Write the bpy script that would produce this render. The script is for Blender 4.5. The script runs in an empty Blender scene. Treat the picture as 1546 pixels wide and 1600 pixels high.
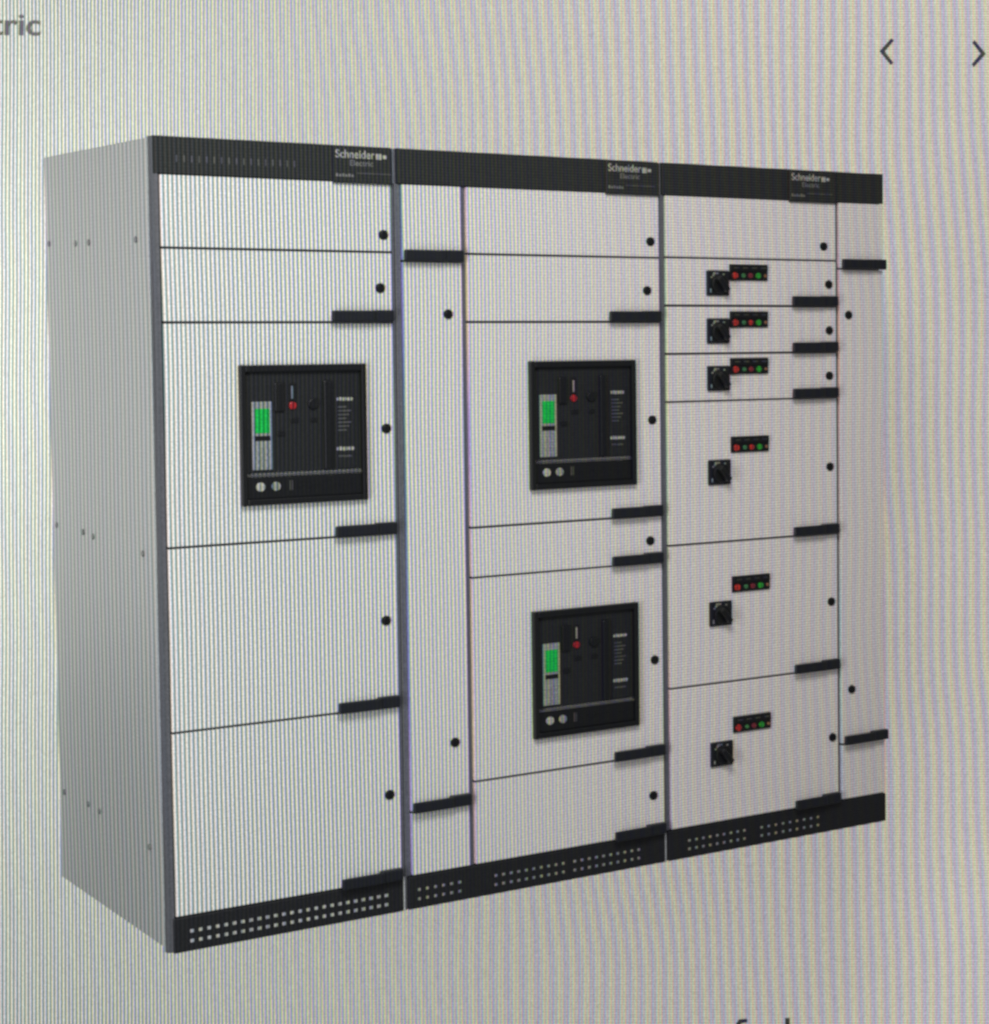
import bpy, bmesh, math, random
from mathutils import Matrix, Vector
random.seed(4)
C = bpy.context.scene.collection
S = bpy.context.scene

# ------------------------------------------------------------------ camera
CAM = Vector((-1.83344, -5.93062, 1.72640))
RIGHT = Vector((0.756192, -0.654349, 0.001001))
DOWN = Vector((-0.034077, -0.040908, -0.998582))
AHEAD = Vector((0.653462, 0.755085, -0.053233))
cd = bpy.data.cameras.new('camera'); cam = bpy.data.objects.new('camera', cd); C.objects.link(cam)
M = Matrix((RIGHT, -DOWN, -AHEAD)).transposed().to_4x4(); M.translation = CAM
cam.matrix_world = M
cd.sensor_fit = 'HORIZONTAL'; cd.sensor_width = 36.0; cd.lens = 3335.16 / 1546 * 36.0
cd.shift_x = (773 - 1715.04) / 1546; cd.shift_y = -(800 - 671.03) / 1546
cd.clip_start = 0.05; cd.clip_end = 200
S.camera = cam

# ------------------------------------------------------------------ light
W = bpy.data.worlds.new('World'); S.world = W; W.use_nodes = True
bg = W.node_tree.nodes['Background']; bg.inputs[0].default_value = (1.0, 0.98, 0.96, 1); bg.inputs[1].default_value = 0.15
S.view_settings.view_transform = 'Standard'; S.view_settings.look = 'None'
S.view_settings.exposure = 0.0; S.view_settings.gamma = 1.0; S.view_settings.use_curve_mapping = False

def area(name, loc, aim, sx, sy, power, col):
    l = bpy.data.lights.new(name, 'AREA'); l.shape = 'RECTANGLE'; l.size = sx; l.size_y = sy
    l.energy = power; l.color = col
    o = bpy.data.objects.new(name, l); C.objects.link(o); o.location = loc
    o.rotation_euler = (Vector(aim) - Vector(loc)).to_track_quat('-Z', 'Y').to_euler()
    return o
area('key_light', (-0.7, -3.9, 4.3), (0.3, 0, 0.8), 2.2, 1.6, 195, (1.0, 0.97, 0.96))
area('side_light', (-2.3, -2.7, 0.9), (0.6, 0, 0.9), 1.0, 2.6, 84, (0.98, 0.98, 1.0))
area('background_light', (-1.6, 2.9, 1.6), (1.6, 3.4, 1.3), 1.5, 2.4, 75, (1.0, 0.99, 0.95))

# ------------------------------------------------------------------ materials
def dir_stripes(name, base, k, kz, rough=0.5, amp=(0.88, 0.36), ramp=(0.3, 1.9), chroma=0.07,
                emit=0.0, spec=0.4, metal=0.0, bump=0.0, dark_tint=(0.98, 0.81, 0.83), rows=(0.08, 0.46), body=1.0, u0=0.0, sharp=0.8):
    """surface printed with fine vertical red / green / blue sub-pixel lines and fainter horizontal rows.
    k = world vector, cycles per metre of the lines; kz = rows per metre"""
    m = bpy.data.materials.new(name); m.use_nodes = True
    nt = m.node_tree; N = nt.nodes; L = nt.links
    b = N['Principled BSDF']; b.inputs['Roughness'].default_value = rough
    b.inputs['Metallic'].default_value = metal; b.inputs['Specular IOR Level'].default_value = spec
    geo = N.new('ShaderNodeNewGeometry'); P = geo.outputs['Position']
    def mth(op, a, c=None, d=None, clamp=False):
        n = N.new('ShaderNodeMath'); n.operation = op; n.use_clamp = clamp
        for i, v in enumerate((a, c, d)):
            if v is None: continue
            if isinstance(v, (int, float)): n.inputs[i].default_value = v
            else: L.new(v, n.inputs[i])
        return n.outputs[0]
    def dot(vec):
        n = N.new('ShaderNodeVectorMath'); n.operation = 'DOT_PRODUCT'
        L.new(P, n.inputs[0]); n.inputs[1].default_value = vec
        return n.outputs['Value']
    u = mth('SUBTRACT', dot(k), u0)
    # slow wandering of the pattern (moire drift)
    nz = N.new('ShaderNodeTexNoise'); nz.inputs['Scale'].default_value = 0.9; nz.inputs['Detail'].default_value = 1.0
    L.new(P, nz.inputs['Vector'])
    drift = mth('MULTIPLY', nz.outputs['Fac'], 1.6)
    kl = Vector(k).length
    R0 = mth('ADD', dot((ramp_dir.x, ramp_dir.y, 0.0)), 0.0)
    mr = N.new('ShaderNodeMapRange'); mr.interpolation_type = 'SMOOTHSTEP'
    L.new(R0, mr.inputs[0]); mr.inputs[1].default_value = ramp[0]; mr.inputs[2].default_value = ramp[1]
    mr.inputs[3].default_value = 0.0; mr.inputs[4].default_value = 1.0
    t = mr.outputs[0]
    A = mth('ADD', mth('MULTIPLY', t, amp[1] - amp[0]), amp[0])
    rowA = mth('ADD', mth('MULTIPLY', t, rows[1] - rows[0]), rows[0])
    rz = mth('SINE', mth('MULTIPLY', dot((0, 0, kz)), 2 * math.pi))
    rowv = mth('SUBTRACT', 1.0, mth('MULTIPLY', rowA, mth('MULTIPLY_ADD', rz, 0.5, 0.5)))
    grain = N.new('ShaderNodeTexNoise'); grain.inputs['Scale'].default_value = 190; grain.inputs['Detail'].default_value = 1
    L.new(P, grain.inputs['Vector'])
    gv = mth('MULTIPLY_ADD', grain.outputs['Fac'], 0.95, 0.525)
    chans = []
    for ci, (ph, df) in enumerate(((0.045, 0.0), (0.0, 0.0022), (-0.030, -0.0024))):
        x = mth('MULTIPLY', mth('ADD', mth('ADD', mth('MULTIPLY', u, 1.0 + df), ph), drift), 2 * math.pi)
        s = mth('MULTIPLY_ADD', mth('SINE', x), 0.5, 0.5)
        s = mth('POWER', s, sharp)
        v = mth('SUBTRACT', 1.0, mth('MULTIPLY', mth('MULTIPLY', A, dark_tint[ci]), s))
        # wide, weak colour beat
        y = mth('MULTIPLY', mth('ADD', mth('ADD', mth('MULTIPLY', u, 0.29), (0.0, 0.07, 0.5)[ci]), mth('ADD', mth('MULTIPLY', drift, 2.0), mth('MULTIPLY', dot((0, 0, 1)), 0.9))), 2 * math.pi)
        c = mth('MULTIPLY', mth('SINE', y), mth('MULTIPLY', mth('MULTIPLY_ADD', t, 0.65, 0.35), chroma))
        v = mth('MULTIPLY', v, mth('ADD', c, 1.0))
        v = mth('MULTIPLY', mth('MULTIPLY', v, rowv), gv)
        chans.append(mth('MULTIPLY', v, base[ci], clamp=True))
    cc = N.new('ShaderNodeCombineColor')
    for i in range(3): L.new(chans[i], cc.inputs[i])
    if body < 1:
        sc = N.new('ShaderNodeVectorMath'); sc.operation = 'SCALE'; L.new(cc.outputs[0], sc.inputs[0]); sc.inputs['Scale'].default_value = body
        L.new(sc.outputs[0], b.inputs['Base Color'])
    else: L.new(cc.outputs[0], b.inputs['Base Color'])
    if emit:
        L.new(cc.outputs[0], b.inputs['Emission Color']); b.inputs['Emission Strength'].default_value = emit
    if bump:
        bn = N.new('ShaderNodeTexNoise'); bn.inputs['Scale'].default_value = 420; bn.inputs['Detail'].default_value = 2
        L.new(P, bn.inputs['Vector'])
        bp = N.new('ShaderNodeBump'); bp.inputs['Strength'].default_value = bump; bp.inputs['Distance'].default_value = 0.0006
        L.new(bn.outputs['Fac'], bp.inputs['Height']); L.new(bp.outputs[0], b.inputs['Normal'])
    return m
ramp_dir = Vector((1.0, 0.0, 0.0))
KF = (1 / 0.0117, 0, 0); ZF = 1 / 0.0085
M_door = dir_stripes('door_paint', (0.98, 0.90, 0.885), KF, ZF, rough=0.42, bump=0.25)
M_frame = dir_stripes('frame_paint', (0.13, 0.135, 0.16), KF, ZF, rough=0.5, chroma=0.04, amp=(0.3, 0.2))
M_post = dir_stripes('corner_post_paint', (0.085, 0.09, 0.105), KF, ZF, rough=0.5, chroma=0.04, amp=(0.3, 0.2))
M_dark = dir_stripes('dark_header_paint', (0.042, 0.043, 0.043), KF, ZF, rough=0.55, chroma=0.15, amp=(0.9, 0.5), rows=(0.3, 0.75), spec=0.25, bump=0.2)
M_plinth = dir_stripes('black_plinth_paint', (0.017, 0.018, 0.021), KF, ZF, rough=0.5, chroma=0.1, amp=(0.5, 0.25), spec=0.25, bump=0.2)
M_handle = dir_stripes('black_handle_plastic', (0.014, 0.016, 0.022), KF, ZF, rough=0.45, chroma=0.15, amp=(0.5, 0.25), spec=0.3)
M_face = dir_stripes('breaker_face_plastic', (0.020, 0.021, 0.024), KF, ZF, rough=0.5, chroma=0.12, amp=(0.8, 0.5), spec=0.3)
M_black = dir_stripes('black_plastic', (0.010, 0.011, 0.013), KF, ZF, rough=0.4, chroma=0.12, amp=(0.5, 0.3), spec=0.3)
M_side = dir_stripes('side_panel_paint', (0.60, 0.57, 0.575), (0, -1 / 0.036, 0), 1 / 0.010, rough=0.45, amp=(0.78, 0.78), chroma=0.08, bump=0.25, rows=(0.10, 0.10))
M_alu = dir_stripes('aluminium_strip', (0.42, 0.46, 0.50), KF, ZF, rough=0.4, chroma=0.1, amp=(0.3, 0.2))
M_label = dir_stripes('grey_label', (0.34, 0.34, 0.34), KF, ZF, rough=0.5, chroma=0.2)
M_white = dir_stripes('white_print', (0.50, 0.48, 0.44), KF, ZF, rough=0.5, chroma=0.1, amp=(0.7, 0.4))
M_dim = dir_stripes('dim_grey_print', (0.10, 0.10, 0.11), KF, ZF, rough=0.5, chroma=0.3, amp=(0.45, 0.3))
M_dim2 = dir_stripes('grey_print', (0.20, 0.20, 0.20), KF, ZF, rough=0.5, chroma=0.15, amp=(0.4, 0.3))
M_hole = dir_stripes('vent_perforation', (0.50, 0.50, 0.48), KF, ZF, rough=0.6, chroma=0.2, amp=(0.5, 0.3))
M_hole2 = dir_stripes('dim_vent_perforation', (0.36, 0.35, 0.33), KF, ZF, rough=0.6, chroma=0.2, amp=(0.7, 0.4))
M_lcd = dir_stripes('green_display', (0.015, 0.46, 0.08), KF, ZF, rough=0.4, chroma=0.05, amp=(0.8, 0.4), emit=0.2, spec=0.1)
M_red = dir_stripes('red_lamp', (0.48, 0.03, 0.03), KF, ZF, rough=0.3, chroma=0.1, amp=(0.8, 0.7), emit=0.25)
M_redb = dir_stripes('red_button', (0.42, 0.02, 0.03), KF, ZF, rough=0.35, chroma=0.1, amp=(0.8, 0.5))
M_red2 = dir_stripes('dim_red_lamp', (0.22, 0.03, 0.04), KF, ZF, rough=0.3, chroma=0.1, amp=(0.3, 0.2))
M_grn = dir_stripes('green_lamp', (0.03, 0.34, 0.04), KF, ZF, rough=0.3, chroma=0.1, amp=(0.8, 0.7), emit=0.15)
M_grn2 = dir_stripes('dim_green_lamp', (0.06, 0.20, 0.08), KF, ZF, rough=0.3, chroma=0.1, amp=(0.3, 0.2))
M_brn = dir_stripes('amber_lens', (0.28, 0.13, 0.08), KF, ZF, rough=0.3, chroma=0.1, amp=(0.3, 0.2))
KB = tuple(RIGHT / 0.0148)
M_page = dir_stripes('page_white', (1.0, 0.915, 0.868), KB, 1 / 0.0102, rough=0.8, amp=(0.88, 0.36), ramp=(0.4, 3.0), chroma=0.15, emit=0.47, spec=0.0, body=0.6, u0=-130.0)
M_ink = dir_stripes('grey_page_ink', (0.20, 0.19, 0.19), KB, 1 / 0.0102, rough=0.8, amp=(0.5, 0.3), ramp=(0.6, 3.0), chroma=0.2, spec=0.1)
M_inkb = dir_stripes('dark_page_ink', (0.12, 0.12, 0.16), KB, 1 / 0.0102, rough=0.8, amp=(0.4, 0.3), ramp=(0.6, 3.0), chroma=0.3, spec=0.1)

# ------------------------------------------------------------------ helpers
def bx(bm, x0, x1, y0, y1, z0, z1, bev=0.0, seg=2):
    t = bmesh.new()
    bmesh.ops.create_cube(t, size=1.0)
    for v in t.verts:
        v.co = Vector(((x0 + x1) / 2 + v.co.x * (x1 - x0), (y0 + y1) / 2 + v.co.y * (y1 - y0), (z0 + z1) / 2 + v.co.z * (z1 - z0)))
    if bev: bmesh.ops.bevel(t, geom=list(t.edges), offset=bev, segments=seg, affect='EDGES', profile=0.5)
    merge(bm, t); return bm
def merge(bm, t):
    me = bpy.data.meshes.new('tmp'); t.to_mesh(me); t.free(); bm.from_mesh(me); bpy.data.meshes.remove(me)
def disc(bm, x, z, y0, y1, r, seg=28, bev=0.0, r2=None):
    """cylinder whose axis is Y, from y0 (back) to y1 (front)"""
    t = bmesh.new()
    mt = Matrix.Translation((x, (y0 + y1) / 2, z)) @ Matrix.Rotation(math.pi / 2, 4, 'X')
    bmesh.ops.create_cone(t, cap_ends=True, segments=seg, radius1=r, radius2=r if r2 is None else r2, depth=abs(y1 - y0), matrix=mt)
    if bev:
        es = [e for e in t.edges if abs(e.verts[0].co.y - min(y0, y1)) < 1e-5 and abs(e.verts[1].co.y - min(y0, y1)) < 1e-5]
        bmesh.ops.bevel(t, geom=es, offset=bev, segments=2, affect='EDGES', profile=0.5)
    merge(bm, t); return bm
def prism(bm, pts, z0, z1):
    lo = [bm.verts.new((x, y, z0)) for x, y in pts]; hi = [bm.verts.new((x, y, z1)) for x, y in pts]
    bm.faces.new(lo[::-1]); bm.faces.new(hi)
    for i in range(len(pts)):
        j = (i + 1) % len(pts); bm.faces.new((lo[i], lo[j], hi[j], hi[i]))
    bmesh.ops.recalc_face_normals(bm, faces=bm.faces[:]); return bm
def obj(name, bm, mat, parent=None, loc=(0, 0, 0), smooth=False):
    me = bpy.data.meshes.new(name); bm.to_mesh(me); bm.free(); me.materials.append(mat)
    if smooth:
        for p in me.polygons: p.use_smooth = True
    o = bpy.data.objects.new(name, me); C.objects.link(o); o.location = loc
    if parent: o.parent = parent
    return o
def new(): return bmesh.new()
def text_mesh(name, body, size, mat, parent=None, loc=(0, 0, 0), thick=0.0006, offset=0.0, align='LEFT', xs=1.0):
    cu = bpy.data.curves.new(name, 'FONT'); cu.body = body; cu.size = size; cu.extrude = thick; cu.offset = offset
    cu.align_x = align
    t = bpy.data.objects.new('tmp_text', cu); C.objects.link(t)
    bpy.context.view_layer.update()
    me = bpy.data.meshes.new_from_object(t.evaluated_get(bpy.context.evaluated_depsgraph_get()))
    bpy.data.objects.remove(t)
    me.name = name; me.materials.clear(); me.materials.append(mat)
    for v in me.vertices: v.co.x *= xs
    o = bpy.data.objects.new(name, me); C.objects.link(o); o.location = loc
    if parent: o.parent = parent
    return o
UP = Matrix.Rotation(math.pi / 2, 4, 'X')     # text plane XY -> XZ facing -Y
def stand_text(o):
    o.data.transform(UP); return o
def copy_tree(o, parent, loc=None):
    c = o.copy(); C.objects.link(c); c.parent = parent
    if loc is not None: c.location = loc
    for ch in [x for x in list(C.objects) if x.parent == o]: copy_tree(ch, c)
    return c

# ------------------------------------------------------------------ setting: the lit web page behind the cabinets
pc = CAM + AHEAD * 8.6
PM = Matrix((RIGHT, -DOWN, -AHEAD)).transposed().to_4x4(); PM.translation = pc
PXM = 8.6 / 3335.16                                      # metres on the page per photo pixel
def page(px, py): return ((px - 1715.04) * PXM, -(py - 671.03) * PXM)
bm = new(); bx(bm, -11, 9, -7, 6, -0.06, 0.0)
pg = obj('background', bm, M_page); pg.matrix_world = PM; pg['kind'] = 'structure'
def on_page(o, px, py, rot=0.0):
    x, y = page(px, py)
    o.matrix_world = PM @ Matrix.Translation((x, y, 0.003)) @ Matrix.Rotation(rot, 4, 'Z'); return o
o = text_mesh('page_text', 'tric', 0.128, M_ink, thick=0.002, offset=0.0010, align='RIGHT', xs=1.16)
on_page(o, 65, 55, math.radians(-0.5))
o['label'] = 'grey letters reading tric at the top left corner of the white page'; o['category'] = 'lettering'
def chevron(sx):
    b = new(); h = 21 * PXM; w = 18 * PXM; t = 3.5 * PXM
    def bar(a, c):
        d = (Vector(c) - Vector(a)).normalized(); n = Vector((-d.y, d.x)) * t
        q = [Vector(a) + n - d * t * 0.3, Vector(a) - n - d * t * 0.3, Vector(c) - n + d * t * 0.3, Vector(c) + n + d * t * 0.3]
        return [(p.x, p.y) for p in q]
    pts = [(0, 0), (w, h), (w + t * 1.1, h - t * 1.1), (t * 2.3, 0), (w + t * 1.1, -h + t * 1.1), (w, -h)]
    pts = [(x * sx, y) for x, y in pts]
    prism(b, pts if sx > 0 else pts[::-1], -0.001, 0.001)
    return b
for (px, py, sx, lab) in ((1375, 80, 1, 'dark chevron pointing left at the upper right of the page'),
                          (1541, 84, -1, 'dark chevron pointing right, cut close to the right edge of the page')):
    o = obj('page_arrow', chevron(sx), M_inkb); on_page(o, px, py, math.radians(-1.5)); o['label'] = lab; o['category'] = 'arrow'
# top ends of two letters of a caption that runs out below the picture
b = new(); prism(b, [(-0.030, -0.05), (-0.012, -0.05), (-0.010, 0.004), (0.016, 0.010), (0.016, 0.024), (-0.016, 0.022), (-0.028, 0.006)], -0.001, 0.001)
o = obj('caption_letter', b, M_inkb); on_page(o, 1162, 1601); o['label'] = 'hooked top of a dark letter at the bottom edge of the page'; o['category'] = 'lettering'
b = new(); prism(b, [(-0.009, -0.06), (0.009, -0.06), (0.009, 0.026), (-0.009, 0.026)], -0.001, 0.001)
o = obj('caption_letter', b, M_inkb); on_page(o, 1231, 1601); o['label'] = 'straight top of a dark letter at the bottom edge of the page'; o['category'] = 'lettering'

# ------------------------------------------------------------------ prototypes of repeated parts
LIB = bpy.data.objects.new('library_root', None); C.objects.link(LIB)
def lib_lock():
    b = new(); disc(b, 0, 0, 0.0, -0.004, 0.0140, bev=0.001); disc(b, 0, 0, -0.004, -0.0075, 0.0105, bev=0.001)
    bx(b, -0.0018, 0.0018, -0.0105, -0.0075, -0.007, 0.007)
    return obj('lock', b, M_black, LIB)
def lib_handle():
    b = new()
    bx(b, 0.118, 0.181, -0.026, 0.0, 0.0, 0.034, bev=0.005, seg=3)
    bx(b, 0.0, 0.124, -0.032, -0.019, 0.001, 0.033, bev=0.005, seg=3)      # grip, standing free of the door at its upper edge
    bx(b, 0.030, 0.120, -0.022, 0.0, 0.004, 0.014, bev=0.002)
    return obj('handle', b, M_handle, LIB)
lock0 = lib_lock(); handle0 = lib_handle()

def lib_breaker():
    w, h = 0.350, 0.3865
    b = new()
    bx(b, 0, 0.014, -0.022, 0, 0, h, bev=0.003); bx(b, w - 0.014, w, -0.022, 0, 0, h, bev=0.003)
    bx(b, 0.0142, w - 0.0142, -0.0215, 0, h - 0.020, h - 0.0005, bev=0.003); bx(b, 0.0142, w - 0.0142, -0.0215, 0, 0.0005, 0.018, bev=0.003)
    r = obj('circuit_breaker', b, M_black, LIB)
    def X(u): return u * w
    def Z(v): return h * (1 - v)
    def q(name, u0, u1, v0, v1, mat, y=-0.010, y0=-0.0065, bev=0.0):
        b = new(); bx(b, X(u0), X(u1), y, y0, Z(v1), Z(v0), bev=bev); return obj(name, b, mat, r)
    b = new(); bx(b, 0.014, w - 0.014, -0.007, -0.001, Z(0.772), h - 0.02, bev=0.001); obj('face_panel', b, M_face, r)
    b = new(); bx(b, 0.014, w - 0.014, -0.012, -0.001, 0.018, Z(0.80), bev=0.002)
    for u in (0.44, 0.53, 0.60, 0.68, 0.76, 0.83):
        bx(b, X(u), X(u + 0.045), -0.0128, -0.0118, Z(0.885), Z(0.86))
    obj('lower_panel', b, M_black, r)
    b = new(); bx(b, 0.015, w - 0.015, -0.016, -0.002, Z(0.792), Z(0.782), bev=0.001); obj('ledge', b, M_dim, r)
    q('display_bezel', 0.093, 0.250, 0.262, 0.748, M_label, y=-0.0125, bev=0.002)
    d = q('display', 0.112, 0.226, 0.312, 0.485, M_lcd, y=-0.0142, y0=-0.0124)
    q('display_strip', 0.110, 0.230, 0.505, 0.540, M_black, y=-0.0138, y0=-0.0124)
    b = new()
    for i in range(3):
        for j in range(2):
            bx(b, X(0.118 + j * 0.058), X(0.118 + j * 0.058 + 0.044), -0.0142, -0.0124, Z(0.60 + i * 0.05 + 0.032), Z(0.60 + i * 0.05), bev=0.0008)
    obj('keypad', b, M_label, r)
    q('charging_lever', 0.27, 0.345, 0.13, 0.335, M_black, y=-0.016, bev=0.003)
    q('charging_lever', 0.655, 0.725, 0.12, 0.765, M_black, y=-0.018, bev=0.004)
    q('spring_window', 0.29, 0.35, 0.475, 0.51, M_black, y=-0.011, bev=0.001)
    q('position_slot', 0.385, 0.44, 0.135, 0.265, M_black, y=-0.010, bev=0.001)
    q('position_flag', 0.404, 0.418, 0.155, 0.245, M_label, y=-0.0115, y0=-0.0095)
    b = new(); disc(b, X(0.412), Z(0.295), -0.0065, -0.014, 0.0105, bev=0.002); obj('push_button', b, M_redb, r)['label'] = 'round red push button'
    b = new(); disc(b, X(0.575), Z(0.285), -0.0065, -0.016, 0.0145, bev=0.002); obj('push_button', b, M_black, r)['label'] = 'round black push button'
    q('status_window', 0.395, 0.46, 0.385, 0.42, M_black, y=-0.0095, bev=0.001)
    q('status_window', 0.555, 0.61, 0.385, 0.42, M_black, y=-0.0095, bev=0.001)
    b = new(); bx(b, X(0.762), X(0.925), -0.0085, -0.0065, Z(0.76), Z(0.235), bev=0.001)
    obj('rating_panel', b, M_face, r)
    # unreadable white print: rows of small strokes
    def strokes(name, u0, u1, v0, v1, n, mat):
        b = new(); rr = random.Random(n); st = (u1 - u0) / n
        for i in range(n):
            a = u0 + i * st
            bx(b, X(a), X(a + st * 0.72), -0.0095, -0.0084, Z(v1 - rr.random() * 0.004), Z(v0 + rr.random() * 0.006))
            if i % 2: bx(b, X(a), X(a + st), -0.0094, -0.0084, Z((v0 + v1) / 2 + 0.003), Z((v0 + v1) / 2 - 0.003))
        obj(name, b, mat, r)
    strokes('printed_line', 0.768, 0.900, 0.242, 0.270, 6, M_white)
    strokes('printed_line', 0.762, 0.905, 0.602, 0.632, 6, M_white)
    strokes('printed_line', 0.775, 0.890, 0.665, 0.680, 7, M_dim)
    b = new()
    for i in range(7): bx(b, X(0.775), X(0.775 + 0.07 + 0.04 * ((i * 5) % 3) / 2), -0.0094, -0.0084, Z(0.31 + i * 0.028 + 0.009), Z(0.31 + i * 0.028))
    obj('rating_table', b, M_dim, r)
    for u in (0.148, 0.268):
        b = new(); disc(b, X(u), Z(0.868), -0.012, -0.0165, 0.0125, bev=0.002); disc(b, X(u), Z(0.868), -0.0165, -0.0175, 0.004)
        obj('key_lock', b, M_white if u < 0.2 else M_label, r)
    b = new(); bx(b, X(0.375), X(0.383), -0.013, -0.0118, Z(0.90), Z(0.83)); bx(b, X(0.395), X(0.400), -0.013, -0.0118, Z(0.90), Z(0.83))
    obj('tally_mark', b, M_dim, r)
    return r
breaker0 = lib_breaker()

def lib_switch():
    b = new(); bx(b, 0, 0.082, -0.010, 0, 0, 0.080, bev=0.004)
    r = obj('rotary_switch', b, M_handle, LIB)
    b = new(); disc(b, 0.043, 0.037, -0.010, -0.022, 0.030, bev=0.003)
    t = new(); bx(t, -0.009, 0.009, -0.046, -0.021, -0.027, 0.027, bev=0.004)
    bmesh.ops.rotate(t, verts=t.verts[:], cent=(0, 0, 0), matrix=Matrix.Rotation(math.radians(-38), 3, 'Y'))
    bmesh.ops.translate(t, verts=t.verts[:], vec=(0.043, 0, 0.037)); merge(b, t)
    obj('knob', b, M_black, r)
    b = new()      # pale dial marks at the upper left of the knob
    for a in (142, 128, 114, 100, 62):
        ang = math.radians(a); cx, cz = 0.043 + 0.0345 * math.cos(ang), 0.037 + 0.0345 * math.sin(ang)
        bx(b, cx - 0.0032, cx + 0.0032, -0.0112, -0.0098, cz - 0.0020, cz + 0.0020)
    bx(b, 0.022, 0.032, -0.0112, -0.0098, 0.066, 0.0735); bx(b, 0.010, 0.014, -0.0112, -0.0098, 0.010, 0.022)
    obj('dial_marks', b, M_label, r)
    return r
switch0 = lib_switch()
def lib_ind():
    w, h = 0.140, 0.052
    b = new(); bx(b, 0, w, -0.008, 0, 0, h, bev=0.002); bx(b, 0.002, w - 0.002, -0.013, -0.0075, h * 0.56, h - 0.002, bev=0.002)
    r = obj('indicator_panel', b, M_black, LIB)
    for u, mt, lab, rad in ((0.12, M_red, 'lit red lamp', 0.0105), (0.345, M_grn2, 'unlit green lamp', 0.007), (0.53, M_red2, 'unlit red lamp', 0.0085), (0.74, M_grn, 'lit green lamp', 0.0095), (0.925, M_brn, 'unlit amber lamp', 0.005)):
        b = new(); disc(b, u * w, h * 0.30, -0.008, -0.0135, rad, bev=0.0025)
        o = obj('indicator_lamp', b, mt, r); o['label'] = lab
    b = new()
    for i in range(4): bx(b, 0.012 + i * 0.033, 0.031 + i * 0.033, -0.0138, -0.0128, h * 0.76, h * 0.80)
    obj('legend_strip', b, M_dim, r)
    return r
ind0 = lib_ind()

# ------------------------------------------------------------------ cabinets
def cabinet(x0, label):
    e = bpy.data.objects.new('switchgear_cabinet', None); C.objects.link(e); e.location = (x0, 0, 0)
    e['label'] = label; e['category'] = 'electrical cabinet'; e['group'] = 'cabinets of the switchboard row'; return e
DEP = 0.990
def door(root, x0, xa, xb, za, zb, lock=None, handles=(), label=None, hole=None):
    """door leaf between xa..xb, za..zb (world x), with lock and handle as sub-parts"""
    g = 0.0032; b = new()
    bx(b, xa - x0 + g * 0.4, xb - x0 - g * 0.4, 0.0, 0.022, za + g, zb - g, bev=0.0018)
    d = obj('door', b, M_door, root)
    if label: d['label'] = label
    for (lx, lz) in (lock or ()): copy_tree(lock0, d, (lx - x0, 0, lz))
    for (hx, hz) in handles: copy_tree(handle0, d, (hx - x0, 0, hz))
    return d
def perforations(root, x0, groups, name='perforations', mat=None, zs=(0.056, 0.029), s=0.0042):
    for (xa, xb, n, rows) in groups:
        b = new()
        for ri in rows:
            for i in range(n):
                x = xa + (xb - xa) * i / (n - 1) - x0
                bx(b, x - s, x + s, -0.0026, -0.0012, zs[ri] - s * 0.9, zs[ri] + s * 0.9)
        obj(name, b, mat or M_hole, root)
def logo(root, x0, xl, xr):
    """logo plate of the header, with its print"""
    b = new(); bx(b, xl - x0, xr - x0, -0.012, 0.0, 2.0955, 2.199, bev=0.003)
    p = obj('logo_plate', b, M_dark, root)
    t = stand_text(text_mesh('lettering', 'Schneider', 0.0320, M_white, p, thick=0.0004, offset=0.0004, xs=0.88)); t.location = (xl - x0 + 0.006, -0.0126, 2.1665)
    t = stand_text(text_mesh('lettering', 'Electric', 0.0225, M_dim2, p, thick=0.0004, offset=0.0002)); t.location = (xl - x0 + 0.046, -0.0126, 2.1450)
    b = new()
    bx(b, 0.122, 0.138, -0.0003, 0.0005, 0.000, 0.016, bev=0.0002); bx(b, 0.141, 0.153, -0.0003, 0.0005, 0.003, 0.013)
    o = obj('emblem', b, M_white, p, (xl - x0, -0.0126, 2.1650))
    b = new()
    for i in range(6): bx(b, i * 0.0088, i * 0.0088 + 0.0060, -0.0004, 0.0004, 0, 0.0085 - 0.002 * (i % 2))
    obj('small_print', b, M_dim2, p, (xl - x0 + 0.007, -0.0126, 2.1135))
    b = new(); bx(b, 0.066, 0.166, -0.0004, 0.0004, 0.010, 0.0125); obj('printed_rule', b, M_dim, p, (xl - x0, -0.0126, 2.1135))
    return p
def header(root, x0, xa, xb, logos):
    b = new(); bx(b, xa - x0, xb - x0, -0.001, 0.05, 2.102, 2.2015, bev=0.002)
    h = obj('header_panel', b, M_dark, root)
    logo(h, x0, *logos); return h
def plinth(root, x0, xa, xb, groups):
    b = new(); bx(b, xa - x0, xb - x0, -0.0015, 0.10, 0.0, 0.097, bev=0.004)
    p = obj('plinth', b, M_plinth, root); perforations(p, x0, groups, mat=M_hole if x0 == 0.0 else M_hole2, s=0.0048 if x0 == 0.0 else 0.0042); return p
def body(root, x0, xa, xb):
    b = new(); bx(b, xa - x0, xb - x0, 0.024, DEP, 0.012, 2.196); return obj('enclosure', b, M_frame, root)
def post(root, x0, xa, xb, za=0.0, zb=2.2, y=0.004, mat=None, name='frame_post'):
    b = new(); bx(b, xa - x0, xb - x0, y, 0.030, za, zb, bev=0.0015); return obj(name, b, mat or M_frame, root)

HW = 0.1815
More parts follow.
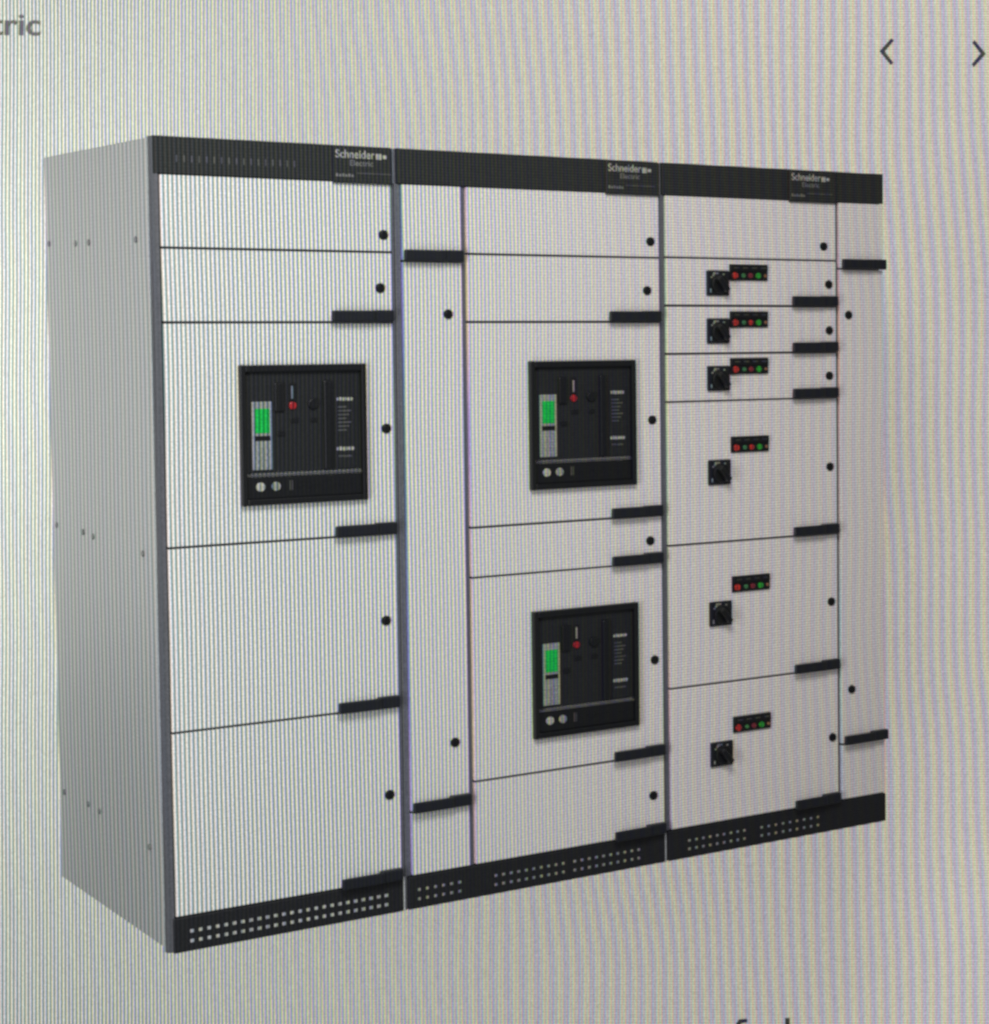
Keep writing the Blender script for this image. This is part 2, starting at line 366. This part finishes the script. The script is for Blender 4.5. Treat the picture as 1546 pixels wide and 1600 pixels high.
# ---- left cabinet
x0 = 0.0
r1 = cabinet(x0, 'left cabinet with grey side panel, one breaker window and five white doors')
body(r1, x0, 0.0, 0.650)
b = new(); prism(b, [(0.004, 0.002), (-0.011, 0.005), (-0.015, 0.010), (-0.015, 0.024), (0.004, 0.024)], 0.004, 2.200)
obj('corner_post', b, M_post, r1)
b = new(); bx(b, -0.0175, -0.0155, 0.019, 0.0225, 0.004, 2.198); obj('edge_trim', b, M_alu, r1)
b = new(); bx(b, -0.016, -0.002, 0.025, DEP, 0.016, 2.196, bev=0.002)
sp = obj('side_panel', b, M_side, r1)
for (y, z) in ((0.916, 1.938), (0.6565, 1.932), (0.532, 1.932), (0.12, 1.929), (0.910, 1.0955), (0.651, 1.0946), (0.558, 1.089), (0.12, 1.0786), (0.90, 0.286), (0.666, 0.292), (0.5606, 0.290), (0.12, 0.272)):
    t = new(); disc(t, 0, 0, 0, -0.004, 0.0085, seg=14, bev=0.001)
    bmesh.ops.rotate(t, verts=t.verts[:], cent=(0, 0, 0), matrix=Matrix.Rotation(-math.pi / 2, 3, 'Z'))
    obj('screw', t, M_dim2, sp, (-0.016, y * 1.035 + 0.006, z))
hd = header(r1, x0, -0.008, 0.640, (0.4695, 0.6405))
b = new()
for i in range(17): bx(b, 0.050 + i * 0.0196, 0.0535 + i * 0.0196, -0.0012, 0.001, 2.134, 2.152)
obj('vent_slots', b, M_dim, hd)
plinth(r1, x0, 0.0, 0.642, ((0.048, 0.590, 25, (0, 1)),))
A, B = 0.0065, 0.6400
HX = B - HW - 0.0060
door(r1, x0, A, B, 1.905, 2.102, [(0.614, 1.954)])
door(r1, x0, A, B, 1.706, 1.905, [(0.602, 1.803)], [(HX, 1.7065)])
door(r1, x0, A, B, 1.101, 1.706, [(0.613, 1.403)], [(HX, 1.1015)], 'white door with a breaker window')
door(r1, x0, A, B, 0.6005, 1.101, [(0.603, 0.852)], [(HX, 0.601)])
door(r1, x0, A, B, 0.097, 0.6005, [(0.605, 0.347)], [(HX, 0.0975)])
copy_tree(breaker0, r1, (0.2000 - x0, 0, 1.2035))
post(r1, x0, 0.6425, 0.6470, mat=M_alu, name='joint_strip', y=-0.001, zb=0.100); post(r1, x0, 0.6425, 0.6470, mat=M_alu, name='joint_strip', y=-0.001, za=2.100)
post(r1, x0, 0.6425, 0.6470, za=0.1002, zb=2.0998)

# ---- middle cabinet
x0 = 0.6505
r2 = cabinet(x0, 'middle cabinet with two breaker windows, one above the other')
body(r2, x0, 0.6505, 1.500)
header(r2, x0, 0.6560, 1.4930, (1.3095, 1.4930))
plinth(r2, x0, 0.6560, 1.4950, ((0.688, 0.812, 6, (0, 1)), (0.926, 1.144, 10, (0, 1)), (1.1826, 1.4012, 10, (0, 1))))
post(r2, x0, 0.6505, 0.6555, y=0.006); post(r2, x0, 0.6558, 0.6675, za=0.098, zb=2.1015, y=0.008)
A, B = 0.6685, 0.8490
door(r2, x0, A, B, 1.881, 2.102, (), [(B - HW - 0.0030, 1.8805)], 'short narrow door at the top')
door(r2, x0, A, B, 0.284, 1.881, [(0.803, 1.729), (0.8045, 0.473)], [(B - HW - 0.0030, 0.2845)], 'tall narrow door')
door(r2, x0, A, B, 0.097, 0.284, (), (), 'short narrow door at the bottom')
post(r2, x0, 0.8505, 0.8625, za=0.0975, zb=2.1015, y=0.010, name='divider')
A, B = 0.8640, 1.4955
HX = B - HW - 0.0055
door(r2, x0, A, B, 1.905, 2.102, [(1.4635, 1.955)])
door(r2, x0, A, B, 1.706, 1.905, [(1.4505, 1.803)], [(HX, 1.7065)])
door(r2, x0, A, B, 1.101, 1.706, [(1.4637, 1.401)], [(HX, 1.1015)], 'white door with the upper breaker window')
door(r2, x0, A, B, 0.953, 1.101, [(1.4526, 1.0235)], [(HX, 0.9535)])
door(r2, x0, A, B, 0.3465, 0.953, [(1.4641, 0.648)], [(HX, 0.347)], 'white door with the lower breaker window')
door(r2, x0, A, B, 0.097, 0.3465, [(1.4547, 0.2195)], [(HX, 0.0975)])
copy_tree(breaker0, r2, (1.0492 - x0, 0, 1.2030))
copy_tree(breaker0, r2, (1.0495 - x0, 0, 0.4510))
post(r2, x0, 1.4962, 1.4998, mat=M_alu, name='joint_strip', y=-0.001, zb=0.100); post(r2, x0, 1.4962, 1.4998, mat=M_alu, name='joint_strip', y=-0.001, za=2.100)
post(r2, x0, 1.4972, 1.5000, za=0.1002, zb=2.0998, y=0.004)

# ---- right cabinet
x0 = 1.5015
r3 = cabinet(x0, 'right cabinet with six rotary switches and red and green indicator lamps')
body(r3, x0, 1.5015, 2.343)
header(r3, x0, 1.5065, 2.3440, (1.9675, 2.1480))
plinth(r3, x0, 1.5065, 2.3450, ((1.581, 1.784, 9, (0, 1)), (1.849, 2.0676, 9, (0, 1))))
post(r3, x0, 1.5015, 1.5062, y=0.006); post(r3, x0, 1.5066, 1.5165, za=0.098, zb=2.1015, y=0.008)
A, B = 1.5180, 2.1530
HX = B - HW - 0.0055
zl = (2.102, 1.907, 1.7565, 1.6055, 1.4545, 1.002, 0.548, 0.097)
lk = ((2.1035, 1.954), (2.1228, 1.829), (2.1240, 1.677), (2.1233, 1.527), (2.1238, 1.225), (2.1258, 0.774), (2.1279, 0.317))
for i in range(7):
    door(r3, x0, A, B, zl[i + 1], zl[i], [lk[i]], () if i == 0 else [(HX, zl[i + 1] + 0.0005)])
for (sz, iz) in ((1.829, 1.8640), (1.677, 1.7140), (1.526, 1.5640), (1.2265, 1.3130), (0.773, 0.8630), (0.3195, 0.4070)):
    copy_tree(switch0, r3, (1.6590 - x0, 0, sz - 0.040)); ip = copy_tree(ind0, r3, (1.7440 - x0, 0, iz - 0.026))
    if iz in (1.7140, 1.3130):                       # on these two panels the second red lamp is lit as well
        for ch in [c for c in C.objects if c.parent == ip and c.get('label') == 'unlit red lamp']:
            ch.data = ch.data.copy(); ch.data.materials[0] = M_red; ch['label'] = 'lit second red lamp'
post(r3, x0, 2.1545, 2.1635, za=0.0975, zb=2.1015, y=0.010, name='divider')
A, B = 2.1650, 2.3430
door(r3, x0, A, B, 1.881, 2.102, (), [(B - HW - 0.0005, 1.8805)], 'short narrow door at the top')
door(r3, x0, A, B, 0.286, 1.881, [(2.201, 1.728), (2.206, 0.470)], [(B - HW - 0.0005, 0.2865)], 'tall narrow door')
door(r3, x0, A, B, 0.097, 0.286, (), (), 'short narrow door at the bottom')

# prototypes are no longer needed
def wipe(o):
    for ch in [x for x in list(C.objects) if x.parent == o]: wipe(ch)
    bpy.data.objects.remove(o)
wipe(LIB)

S.render.engine = 'CYCLES'
S.cycles.filter_width = 2.8
